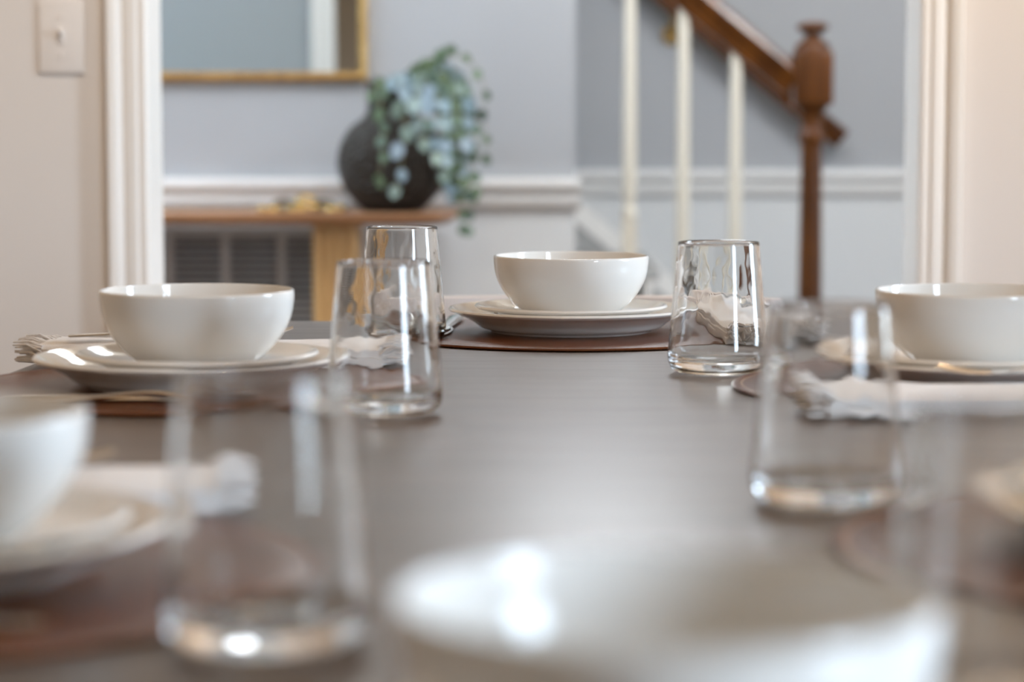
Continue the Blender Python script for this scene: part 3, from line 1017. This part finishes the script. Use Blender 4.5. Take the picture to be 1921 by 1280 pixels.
for pts, lr, tone, gap, pair in strands:
    lb = LB[tone]
    P = [wp(*p) for p in pts]
    C = [Vector(p) for p in smooth_prof([tuple(p) for p in P], 10)]
    sweep(sb, C, [0.0017 - 0.0009 * i / len(C) for i in range(len(C))], n=6)
    d, nxt, flip = 0.0, 0.03, 1
    total = sum((C[i + 1] - C[i]).length for i in range(len(C) - 1))
    for i in range(len(C) - 1):
        seg = C[i + 1] - C[i]
        d += seg.length
        if d >= nxt:
            nxt += gap
            flip = -flip
            t = seg.normalized()
            f = 1.0 - 0.30 * (d / total) ** 2
            for side in ((-1, 1) if pair else (flip,)):
                lat = Vector(((0.9 if pair else 0.35) * side, -0.5 + rnd.uniform(-0.4, 0.4), rnd.uniform(-0.4, 0.4))).normalized()
                nrm = Vector((rnd.uniform(-0.5, 0.5), -1.0, rnd.uniform(-0.25, 0.45)))
                r = lr * f * rnd.uniform(0.8, 1.08)
                upv = Vector((0.35 * side, 0, -1.0 + rnd.uniform(-0.3, 0.3)))
                leaf(lb, C[i + 1] + lat * r * 0.85, nrm, upv, r)
    leaf(lb, C[-1], Vector((0.1, -1, 0.2)), C[-1] - C[-2], lr * 0.72)
obj('stem', sb, M['stem'], pl)
fg = obj('foliage', LB['g'], M['leaf_green'], pl, angle=180)
fg['label'] = 'dark green leaves'
fb = obj('foliage', LB['b'], M['leaf_sheen'], pl, angle=180)
fb['label'] = 'pale blue green leaves, window sheen put into the colour'

# ------------------------------------------------------------------ decorative chain on the console
ch = empty('decorative_chain', (-0.473, 5.58, CZ), label='small gold and dark chain of links lying left of the vase', cat='ornament')
def link_mesh(cx_, cz, ry, rx, L, W, r, yaw):
    bm = bmesh.new()
    N = 40
    pts = []
    for k in range(N):
        a = 2 * PI * k / N
        pts.append(Vector((L * math.cos(a) * (1 + 0.12 * abs(math.sin(a))), W * math.sin(a), 0)))
    mat = Matrix.Translation((cx_, 0, cz)) @ Matrix.Rotation(yaw, 4, 'Z') @ Matrix.Rotation(ry, 4, 'Y') @ Matrix.Rotation(rx, 4, 'X')
    rings = []
    for i in range(N):
        t = (pts[(i + 1) % N] - pts[i - 1]).normalized()
        s = t.cross(Vector((0, 0, 1))).normalized()
        rings.append([bm.verts.new(mat @ (pts[i] + s * r * math.cos(2 * PI * k / 12) + Vector((0, 0, 1)) * r * math.sin(2 * PI * k / 12))) for k in range(12)])
    for i in range(N):
        A, B = rings[i], rings[(i + 1) % N]
        for k in range(12): bm.faces.new((A[k], A[(k + 1) % 12], B[(k + 1) % 12], B[k]))
    return bm
for i, (cx_, cz, ry, rx, L, W, yaw, mm) in enumerate((
        (-0.085, 0.0068, 0, 0, 0.024, 0.017, 0.3, 'brass'), (-0.052, 0.0135, 0.1, R(62), 0.024, 0.014, -0.2, 'dark_bronze'),
        (-0.018, 0.0085, -0.05, R(6), 0.025, 0.018, 0.4, 'brass'), (0.006, 0.0220, 0.28, R(30), 0.026, 0.016, 0.0, 'brass'),
        (0.036, 0.0130, 0.0, R(58), 0.024, 0.015, 0.2, 'dark_bronze'), (0.066, 0.0080, 0, R(5), 0.024, 0.018, -0.4, 'brass'))):
    obj('link', link_mesh(cx_, cz, ry, rx, L, W, 0.0062, yaw), M[mm], ch)

# ------------------------------------------------------------------ staircase
RISE, RUN, SX0 = 0.206, 0.254, 0.853
SL = RISE / RUN
st = empty('staircase', (SX0, YW + 0.5, 0), label='flight of stairs rising to the left behind the hall wall', cat='stairs')
def stl(x): return x - SX0
for k in range(1, 5):
    xr = SX0 - RUN * (k - 1)
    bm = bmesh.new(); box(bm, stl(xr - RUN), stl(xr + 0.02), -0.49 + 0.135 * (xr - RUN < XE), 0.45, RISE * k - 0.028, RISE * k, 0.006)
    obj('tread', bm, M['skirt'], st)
    bm = bmesh.new(); box(bm, stl(xr - 0.018), stl(xr), -0.48 + 0.125 * (xr - RUN < XE), 0.45, RISE * (k - 1), RISE * k - 0.028)
    obj('riser', bm, M['trim_white'], st, smooth=False)
# skirt board on the wall behind: grey face, white cap moulding along its top
def sk(x, dz): return (RISE + (SX0 - x) * SL) + dz
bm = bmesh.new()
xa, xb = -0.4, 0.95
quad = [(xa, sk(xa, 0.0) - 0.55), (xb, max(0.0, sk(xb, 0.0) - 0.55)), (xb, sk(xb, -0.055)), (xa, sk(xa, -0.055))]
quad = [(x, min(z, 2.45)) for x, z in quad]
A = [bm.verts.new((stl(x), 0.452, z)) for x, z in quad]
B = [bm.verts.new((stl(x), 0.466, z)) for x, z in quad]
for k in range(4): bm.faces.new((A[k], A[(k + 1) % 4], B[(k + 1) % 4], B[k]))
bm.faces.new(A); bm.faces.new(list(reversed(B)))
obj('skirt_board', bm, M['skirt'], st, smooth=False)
bm = bmesh.new()
quad = [(xa, sk(xa, -0.055)), (xb, sk(xb, -0.055)), (xb, sk(xb, 0.012)), (xa, sk(xa, 0.012))]
A = [bm.verts.new((stl(x), 0.446, z)) for x, z in quad]
B = [bm.verts.new((stl(x), 0.466, z)) for x, z in quad]
for k in range(4): bm.faces.new((A[k], A[(k + 1) % 4], B[(k + 1) % 4], B[k]))
bm.faces.new(A); bm.faces.new(list(reversed(B)))
obj('skirt_cap', bm, M['trim_white'], st, smooth=False)

# railing: newel, handrail, balusters
NX, NY = 0.716, 5.80
ra = empty('stair_railing', (NX, NY, RISE), label='stair railing with turned brown newel post, brown handrail and cream balusters', cat='railing')
def loc_(x, y, z): return (x - NX, y - NY, z - RISE)
bm = bmesh.new()
z0 = -RISE
low = [(0.0, 0.30 + z0), (0.030, 0.30 + z0), (0.036, 0.33 + z0), (0.0285, 0.36 + z0), (0.0290, 0.45 + z0), (0.0285, 0.60 + z0), (0.0262, 0.80 + z0), (0.0245, 0.915 + z0), (0.0250, 0.925 + z0),
       (0.0310, 0.936 + z0), (0.0318, 0.946 + z0), (0.0270, 0.958 + z0), (0.0245, 0.966 + z0), (0.0250, 0.985 + z0), (0.0290, 1.003 + z0), (0.038, 1.015 + z0), (0.040, 1.020 + z0), (0.0, 1.022 + z0)]
lathe(bm, low, 40)
newel = obj('newel_post', bm, M['rail_wood'], ra, angle=50)
bm = bmesh.new(); box(bm, -0.046, 0.046, -0.046, 0.046, 0.0, 0.31 + z0, 0.004); obj('newel_base', bm, M['rail_wood'], newel)
bm = bmesh.new(); box(bm, -0.046, 0.046, -0.046, 0.046, 1.018 + z0, 1.147 + z0, 0.008, 3); obj('newel_block', bm, M['rail_wood'], newel)
bm = bmesh.new()
lathe(bm, [(0.0, 1.145 + z0), (0.042, 1.146 + z0), (0.0425, 1.155 + z0), (0.036, 1.166 + z0), (0.024, 1.173 + z0), (0.0185, 1.180 + z0), (0.0190, 1.188 + z0),
           (0.030, 1.193 + z0), (0.0385, 1.200 + z0), (0.0390, 1.205 + z0), (0.033, 1.212 + z0), (0.016, 1.216 + z0), (0.0, 1.217 + z0)], 40)
obj('newel_cap', bm, M['rail_wood'], newel, angle=50)
sl = 0.812
d = Vector((-1, 0, sl)).normalized()
upn = Vector((sl, 0, 1)).normalized()
HP = [(-0.019, -0.036), (0.019, -0.036), (0.021, -0.012), (0.024, -0.004), (0.031, 0.006), (0.033, 0.018), (0.028, 0.029), (0.015, 0.036), (0, 0.038),
      (-0.015, 0.036), (-0.028, 0.029), (-0.033, 0.018), (-0.031, 0.006), (-0.024, -0.004), (-0.021, -0.012)]
rc = Vector(loc_(0.672, NY, 1.073))
bm = bmesh.new(); extrude_profile(bm, HP, rc, rc + d * 1.62, (0, 1, 0), upn); obj('handrail', bm, M['rail_wood'], ra, angle=30)
def rail_under(x): return 1.073 + (0.672 - x) * sl - 0.036 * math.sqrt(1 + sl * sl)
for i, x in enumerate((0.5345, 0.409, 0.281)):
    step = 3 if x < 0.345 else 2
    zb = RISE * step
    zt = rail_under(x) + 0.03
    bm = bmesh.new()
    prof = [(0.0, zb + 0.125), (0.0165, zb + 0.125), (0.0190, zb + 0.135), (0.0190, zb + 0.150), (0.0135, zb + 0.158), (0.0130, zb + 0.168), (0.0155, zb + 0.178), (0.0160, zb + 0.19),
            (0.0172, zb + 0.24), (0.0165, zb + 0.40), (0.0145, zt - 0.1), (0.0135, zt), (0.0, zt)]
    lathe(bm, [(r, z - RISE) for r, z in prof], 28)
    box(bm, -0.0175, 0.0175, -0.0175, 0.0175, zb - RISE, zb + 0.126 - RISE)
    obj('baluster', bm, M['baluster'], ra, loc=(x - NX, 0, 0), angle=50)

# wall handrail behind
wr = empty('wall_handrail', (0.91, YS, 0.93), label='brown handrail fixed to the wall behind the stairs, end showing right of the newel', cat='handrail')
bm = bmesh.new()
p0 = Vector((0.0, -0.075, 0.0))
extrude_profile(bm, [(a * 0.8, b * 0.8) for a, b in HP], p0, p0 + d * 1.8, (0, 1, 0), upn)
obj('rail', bm, M['rail_wood'], wr, angle=30)
for t in (0.60, 1.5):
    q = p0 + d * t
    bm = bmesh.new()
    sweep(bm, smooth_prof([(q.x, q.y, q.z - 0.03), (q.x, q.y + 0.005, q.z - 0.07), (q.x, q.y + 0.04, q.z - 0.09), (q.x, -0.006, q.z - 0.09)], 6), 0.008, n=12)
    bmesh.ops.create_cone(bm, cap_ends=True, segments=24, radius1=0.028, radius2=0.026, depth=0.006,
                          matrix=Matrix.Translation((q.x, -0.0035, q.z - 0.09)) @ Matrix.Rotation(R(90), 4, 'X'))
    obj('bracket', bm, M['brass'], wr)
